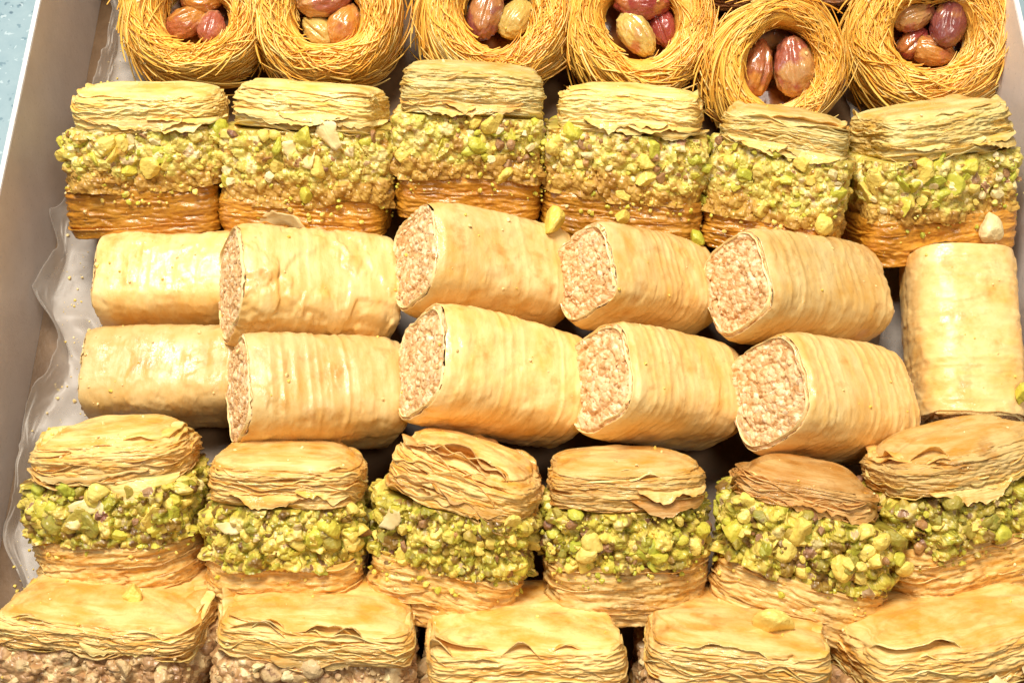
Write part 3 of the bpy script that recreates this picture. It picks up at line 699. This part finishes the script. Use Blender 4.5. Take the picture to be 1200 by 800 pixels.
        if sgn > 0:                                               # thin inner turns of the phyllo spiral
            for q0, (r0, r1, t0, t1) in enumerate(((.965, .90, 0, 5.6),)):
                m_ = 70; tt = np.linspace(t0, t1, m_) + seed
                rr = np.interp(tt % (2 * math.pi), np.append(th, 2 * math.pi), np.append(R[0], R[0][0])) * np.linspace(r0, r1, m_)
                rr = rr + .02 * noise(st(tt * 3, 0 * tt, 0 * tt), seed)
                lip = -.07 - .05 * fbm(st(tt * 4, 0 * tt, 0 * tt), seed + q0, 3)
                ring = []
                for dr, dx in ((.007, .2), (.006, 0), (-.006, 0), (-.007, .2)):
                    ring.append(st(xe + (lip if dx == 0 else lip * 0 + dx), (rr + dr) * np.cos(tt), (rr + dr) * np.sin(tt)))
                put('phyllo_layer', mesh('phyllo_layer', np.concatenate(ring), grid_quads(4, m_), mat=M['phyllo_flake']), fo)
    # patches of loose skin
    for k, (x0, x1, t0, t1, lift) in enumerate(peel):
        nu, nv = 36, 36
        U, Vv = np.meshgrid(np.linspace(-1, 1, nu), np.linspace(-1, 1, nv), indexing='ij')
        # ragged outline: square grid squeezed into an irregular blob
        ang = np.arctan2(Vv, U); rr = np.maximum(np.abs(U), np.abs(Vv))
        pk = np.random.RandomState(seed + 90 + k); pa = pk.uniform(0, 6.283) + np.arange(5) * 1.2566 + pk.uniform(-.4, .4, 5); pd = pk.uniform(.5, 1.0, 5)
        pc = np.cos(ang[..., None] - pa); shape = np.minimum(np.where(pc > .1, pd / np.maximum(pc, .1), 9).min(-1), 1.25) * (1 + .20 * fbm(st(np.cos(ang) * 2.2, np.sin(ang) * 2.2, 0 * ang + k), seed + 40 + k, 4, .65).reshape(ang.shape))
        uu, vv = rr * shape * np.cos(ang), rr * shape * np.sin(ang)
        px_ = (x0 + x1) / 2 + uu * (x1 - x0) / 2; pt = math.radians((t0 + t1) / 2) + vv * math.radians(t1 - t0) / 2
        pr = rad(px_, pt) + .008 + lift * .6 * rr ** 4 * (.5 + .5 * noise(st(uu * 2, vv * 2, 0 * uu), seed + k).reshape(uu.shape))
        o = put('phyllo_flake', mesh('phyllo_flake', st(px_, pr * np.cos(pt), pr * np.sin(pt)), grid_quads(nu, nv)[:, ::-1], mat=M['roll_skin']), T)
        md = o.modifiers.new('Solidify', 'SOLIDIFY'); md.thickness = .008 * CM; md.offset = 1
    return T
roll('nut roll lying flat at the left end of the upper roll row', (127, 333, 1.35), (300, 331, 1.35), 1.26, 41, pinch=.06)
roll('nut roll lying flat at the left end of the lower roll row', (113, 442, 1.35), (295, 440, 1.35), 1.26, 42, pinch=.06)
roll('nut roll with peeling leaf-like skin, second in the upper roll row', (272, 334, 3.5), (448, 346, 1.7), 1.36, 43, edge=.05)
roll('smooth nut roll second in the lower roll row, beneath the peeling one', (281, 458, 3.4), (458, 462, 1.7), 1.36, 44)
roll('broad nut roll slanting down to the right at the top centre of the rolls', (486, 302, 3.9), (645, 332, 1.7), 1.40, 45)
roll('broad nut roll with torn lower skin at the bottom centre of the rolls', (494, 424, 3.9), (660, 460, 1.7), 1.46, 46)
roll('short nut roll with open pink nutty end, upper row right of centre', (685, 320, 3.7), (806, 345, 1.4), 1.30, 47)
roll('short nut roll with open pink nutty end, lower row right of centre', (703, 443, 3.7), (834, 466, 1.4), 1.38, 48)
roll('nut roll with wide open end in the upper row, farthest right of the slanting rolls', (863, 333, 3.6), (1002, 352, 1.4), 1.38, 49)
roll('nut roll with wide open end in the lower row, farthest right of the slanting rolls', (899, 461, 3.6), (1025, 477, 1.4), 1.46, 50)
roll('nut roll turned upright along the right wall of the box', (1132, 494, 1.3), (1121, 304, 2.1), 1.43, 51, pinch=.05, sq=3.2)

# ------------------------------------------------------------------ kataifi nests
def tubes(name, paths, rads, tones, mat):
    """many thin strands (each an array of points) as one mesh, four-sided"""
    V = []; Q = []; C = []; n = 0
    for p, r, t in zip(paths, rads, tones):
        p = np.asarray(p); k = len(p)
        d = np.gradient(p, axis=0); d /= np.linalg.norm(d, axis=1)[:, None] + 1e-9
        ref = np.array([.31, .22, .93]); s = np.cross(d, ref); s /= np.linalg.norm(s, axis=1)[:, None] + 1e-9; u = np.cross(s, d)
        taper = r * np.minimum(1, .55 + .9 * np.minimum(np.arange(k), np.arange(k)[::-1]) / 3.0)[:, None]
        ring = np.stack([p + s * taper, p - s * taper * .5 + u * taper * .8, p - s * taper * .5 - u * taper * .8], 1).reshape(-1, 3)
        V.append(ring); Q.append(grid_quads(k, 3, wrap_v=True, off=n))
        C.append(np.full(3 * k, t)); n += 3 * k
    me = mesh(name, np.concatenate(V), np.concatenate(Q), mat=mat)
    at_ = me.attributes.new('tone', 'FLOAT', 'POINT'); at_.data.foreach_set('value', np.concatenate(C).astype(np.float32))
    return me

def nut_mesh(seed, lx=1.25, w=.8):
    v, f = ICO4; rs = np.random.RandomState(seed)
    x, y, z = v.T
    k = (1 - .13 * x - .04 * x * x)
    p = np.stack([x * lx / 2, y * w / 2 * k, z * w / 2 * k * .92], 1)
    p *= (1 + .10 * fbm(v * 1.5, seed, 3) + .16 * (np.abs(fbm(v * np.array([1.6, 4.0, 4.0]), seed + 1, 3)) - .3))[:, None]
    crease = np.exp(-(y / .10) ** 2) * (z > 0) * .09 * np.clip(1 - x * x, 0, 1)
    p[:, 2] -= crease
    return p, f

def nest(label, px, py, zc, tilt, side, ro, ri, h, seed, nuts, fringe=(150, 240), nf=46, dens=1.0):
    P = at(px, py, zc)
    m = TR(*P) @ RY(side) @ RX(tilt)
    T = thing('kataifi_nest', label, 'pastry nest', m, 'shredded pastry nests in the back row')
    rs = np.random.RandomState(seed)
    ri *= .9; rc = (ro + ri) / 2; wr = (ro - ri) / 2; hh = h / 2
    # core ring that the strands are wound on
    nu, nv = 90, 28
    U, Vv = np.meshgrid(np.linspace(0, 2 * math.pi, nu, endpoint=False), np.linspace(0, 2 * math.pi, nv, endpoint=False), indexing='ij')
    sec = se_r(Vv, wr * .94, hh * .96, 2.6) * (1 + .06 * fbm(st(np.cos(U) * 3, np.sin(U) * 3, Vv), seed, 3).reshape(U.shape))
    R = rc + sec * np.cos(Vv)
    put('core', mesh('core', st(R * np.cos(U), R * np.sin(U), sec * np.sin(Vv)), grid_quads(nu, nv, True, True), mat=M['kataifi_core']), T)
    paths = []; rads = []; tones = []
    nb = int(210 * dens)
    for b in range(nb):
        phi0 = rs.choice([rs.normal(1.35, .75), rs.normal(.2, .6), rs.normal(2.6, .5)], p=[.5, .38, .12])
        t0 = rs.uniform(0, 2 * math.pi); arc = math.radians(rs.uniform(50, 200)); drift = rs.normal(0, .35) if phi0 > .9 else rs.normal(-.5, .6); dep = rs.uniform(.93, 1.03)
        tone0 = np.clip(rs.normal(.62, .16), 0, 1)
        for k in range(rs.randint(4, 9)):
            a0 = t0 + rs.normal(0, .16); ar = arc * rs.uniform(.6, 1.1); kk = max(8, int(math.degrees(ar) / 9))
            u = np.linspace(0, 1, kk); tt = a0 + ar * u
            ph = phi0 + drift * (u - .5) + rs.normal(0, .18) + .45 * noise(st(u * 3, 0 * u + b, 0 * u + k * .1), seed)
            dd = dep + rs.normal(0, .02) + .05 * noise(st(u * 3.5, 0 * u + k * 3.1, 0 * u + b), seed + 2)
            end = rs.rand()
            if end < .30: dd = dd + rs.uniform(.08, .34) * u ** 5
            sec = se_r(ph, wr, hh, 2.5) * dd
            lump = 1 + .09 * noise(st(np.cos(tt) * 1.3, np.sin(tt) * 1.3, 0 * tt), seed + 4)
            R = rc * lump + sec * np.cos(ph); zz = sec * np.sin(ph) + .05 * noise(st(np.cos(tt) * 2, np.sin(tt) * 2, 0 * tt), seed + 5)
            paths.append(np.stack([R * np.cos(tt), R * np.sin(tt), zz], 1)); rads.append(rs.uniform(.020, .034)); tones.append(np.clip(tone0 + rs.normal(0, .10), 0, 1))
    # frayed ends that leave the winding
    for i in range(int(nf * 2.2) + 70):
        ta = math.radians(rs.uniform(*fringe)) if i < nf * 2.2 else rs.uniform(0, 6.283); ph = rs.uniform(-.5, 1.5); dirn = 1 if rs.rand() < .75 else -1
        sec = se_r(np.array(ph), wr, hh, 2.5); R0 = rc + sec * math.cos(ph); z0 = sec * math.sin(ph)
        k = 12; u = np.linspace(0, 1, k); ln = rs.uniform(.5, 1.3)
        tt = ta - dirn * .75 * (1 - u) + dirn * u * .28 * ln
        R = R0 + .02 + .55 * ln * u ** 1.8 * rs.uniform(.25, 1); z = z0 - rs.uniform(-.15, 1.0) * ln * u ** 2 + .05 * np.sin(u * 5 + i)
        paths.append(np.stack([R * np.cos(tt), R * np.sin(tt), z], 1)); rads.append(rs.uniform(.024, .042)); tones.append(np.clip(rs.normal(.62, .15), 0, 1))
    s = put('strands', tubes('strands', paths, rads, tones, M['kataifi']), T); s['kind'] = 'stuff'
    # syrup in the hollow
    v = []; N = 48; th = np.linspace(0, 2 * math.pi, N, endpoint=False)
    for fr, z in ((1.12, -.02), (.9, -.06), (.6, -.1), (.3, -.11)):
        v.append(st(ri * fr * np.cos(th), ri * fr * np.sin(th), -hh * .35 + z + .05 * noise(st(np.cos(th) * 3 * fr, np.sin(th) * 3 * fr, 0 * th), seed)))
    v.append(np.array([[0, 0, -hh * .35 - .11]]))
    put('syrup', mesh('syrup', np.concatenate(v), grid_quads(4, N, wrap_v=True), fan(4 * N, np.arange(N) + 3 * N), M['syrup']), T)
    for k, (x, y, z, ang, tl, mat, lx, w) in enumerate(nuts):
        pv, pf = nut_mesh(seed + k * 3, lx * 1.05, w * 1.12)
        put('pistachio', mesh('pistachio', pv, tris=pf, mat=M[mat]), T, TR(x, y, z) @ RZ(ang) @ RY(tl) @ RX(rs.uniform(-30, 30)))
    return T
nest('shredded pastry nest with amber nuts at the left end of the back row', 233, 22, 1.9, 22, 4, 2.1, 1.12, 2.2, 61,
     ((-.35, -.15, .1, 30, 0, 'nut_amber', 1.3, .85), (.45, -.3, .15, 80, 10, 'nut_pink', 1.1, .75), (.1, .6, .1, 0, 0, 'nut_amber', 1.3, .8)))
nest('shredded pastry nest holding plump pink nuts, second from the left', 388, 20, 1.9, 22, 0, 2.25, 1.2, 2.4, 62,
     ((-.15, .45, .45, 12, 0, 'nut_pink', 1.7, 1.0), (.45, -.35, .25, 60, 0, 'nut_amber', 1.35, .95), (-.35, -.5, .1, 140, 0, 'nut_gold', 1.2, .8)), fringe=(170, 250))
nest('shredded pastry nest with a loose strand over its dark nut, third from the left', 585, 20, 1.9, 24, 0, 2.3, 1.25, 2.3, 63,
     ((-.4, .1, .25, 75, 0, 'nut_purple', 1.8, 1.0), (.5, -.1, .2, 60, 0, 'nut_gold', 1.35, .9), (.1, .9, .2, 0, 0, 'nut_amber', 1.2, .8)), fringe=(120, 230), nf=60)
nest('shredded pastry nest with a red nut above a golden one, fourth from the left', 748, 32, 1.9, 26, 0, 2.15, 1.2, 2.3, 64,
     ((.1, .65, .4, 0, 0, 'nut_red', 1.7, 1.0), (-.1, -.35, .45, -55, 0, 'nut_gold', 1.5, .95), (.75, -.05, .1, -70, 0, 'nut_red', 1.2, .8)), fringe=(170, 260))
nest('small round shredded pastry nest with two separate nuts and a frayed left side', 908, 80, 1.9, 34, 2, 1.98, 1.3, 2.0, 65,
     ((-.58, -.05, .1, 80, 0, 'nut_amber', 1.7, .9), (.5, .05, .25, 100, 0, 'nut_pink', 1.75, 1.1)), fringe=(150, 235), nf=90)
nest('large shredded pastry nest with purple nuts at the right end of the back row', 1084, 48, 1.9, 26, -6, 2.4, 1.25, 2.5, 66,
     ((-.35, .75, .2, 20, 0, 'nut_pink', 1.3, .8), (.65, .45, .35, 75, 0, 'nut_purple', 1.6, .95), (.25, -.35, .0, -20, 0, 'nut_amber', 1.3, .8), (-.35, 0, -.1, 40, 0, 'nut_red', 1.1, .7)), fringe=(-60, 20), nf=34)
# added pastry block; its dark amber stands in for the shadow behind the nests
layered('added_dark_pastry', 'added amber pastry block, coloured dark for the shadow behind the nests', 'pastry', 'pastry behind the nests', 905, -62, 2.0, 7.5, 3.0, 1.0, 1.0, 1.0, 25, 0, 0, 71,
        tops=('shaded_amber',), bots=('shaded_amber',), nuts=('shaded_amber', 'shaded_amber'), core='shaded_amber', nchunk=0, nt=2, nb=1, ntorn=0)

# ------------------------------------------------------------------ loose crumbs lying between the pastries
bpy.context.view_layer.update(); DG = bpy.context.evaluated_depsgraph_get()
def drop(x, y):
    """the surface under a falling crumb"""
    ok, p, nrm, _, ob, _ = S.ray_cast(DG, Vector((x, y, 12)) * CM, Vector((0, 0, -1)))
    return (np.array(p) / CM, nrm, ob) if ok else (None, None, None)
def loose(label, px, py, z, s, mat, i, grp=None):
    g = at(px, py, z); p, nrm, ob = drop(g[0], g[1])
    for _ in range(4):                                            # follow the line of sight down to what is really there
        g = at(px, py, p[2] + s * .25); p, nrm, ob = drop(g[0], g[1])
    o = put('nut_crumb', chunk(mat, i), None, TR(g[0], g[1], p[2] + s * .25) @ RZ(i * 50) @ RX(i * 37) @ Matrix.Scale(s, 4))
    o['label'] = label; o['category'] = 'crumb'; o['group'] = 'loose nut crumbs'
rs = np.random.RandomState(7); fine = {'nut_yellow': [], 'phyllo_flake': []}; fs = {'nut_yellow': [], 'phyllo_flake': []}
for i in range(1500):
    cx, cy = rs.uniform(-13.4, 14.2), rs.uniform(-9.5, 13)
    if i % 3 == 0: cx = -13.3 + abs(rs.normal(0, 1.4))
    p, nrm, ob = drop(cx, cy)
    if p is None or p[2] > 5 or nrm.z < .45: continue
    k = 'nut_yellow' if rs.rand() < .4 else 'phyllo_flake'
    sc_ = .025 + .09 * rs.rand() ** 3; fine[k].append(p + np.array([0, 0, sc_ * .25])); fs[k].append(sc_)
for k, lb in (('nut_yellow', 'fine yellow nut crumbs sprinkled over pastries and box floor'), ('phyllo_flake', 'fine pale phyllo crumbs sprinkled over pastries and box floor')):
    o = put('pastry_crumbs', crumbs_mesh('pastry_crumbs', fine[k], fs[k], M[k], 5)); o['kind'] = 'stuff'; o['label'] = lb; o['category'] = 'crumbs'
loose('yellow nut crumb on the front left walnut baklava, under the first round baklava', 157, 696, 3.2, .62, 'nut_yellow', 3)
loose('yellow nut crumb lying below the round baklava with the widest spill', 906, 731, 3.1, .85, 'nut_yellow', 7)
loose('pale round crumb above the gap between the two centre rolls', 630, 250, 3.3, .45, 'nut_cream', 1)
loose('golden crumb lump between second row and short upper nut roll', 648, 262, 3.2, .75, 'nut_yellow', 5)
loose('green crumb on the lower edge of the fourth square baklava', 731, 241, 3.6, .42, 'nut_yellow', 6)
loose('green crumb below the gap between fourth and fifth square baklava', 818, 274, 3.0, .5, 'nut_green', 2)
loose('greenish crumb at the right wall beside the upright roll', 1197, 462, 2.0, .5, 'nut_green', 4)
loose('pale pastry lump beneath the rightmost square baklava', 1160, 270, 2.6, .75, 'nut_cream', 9)
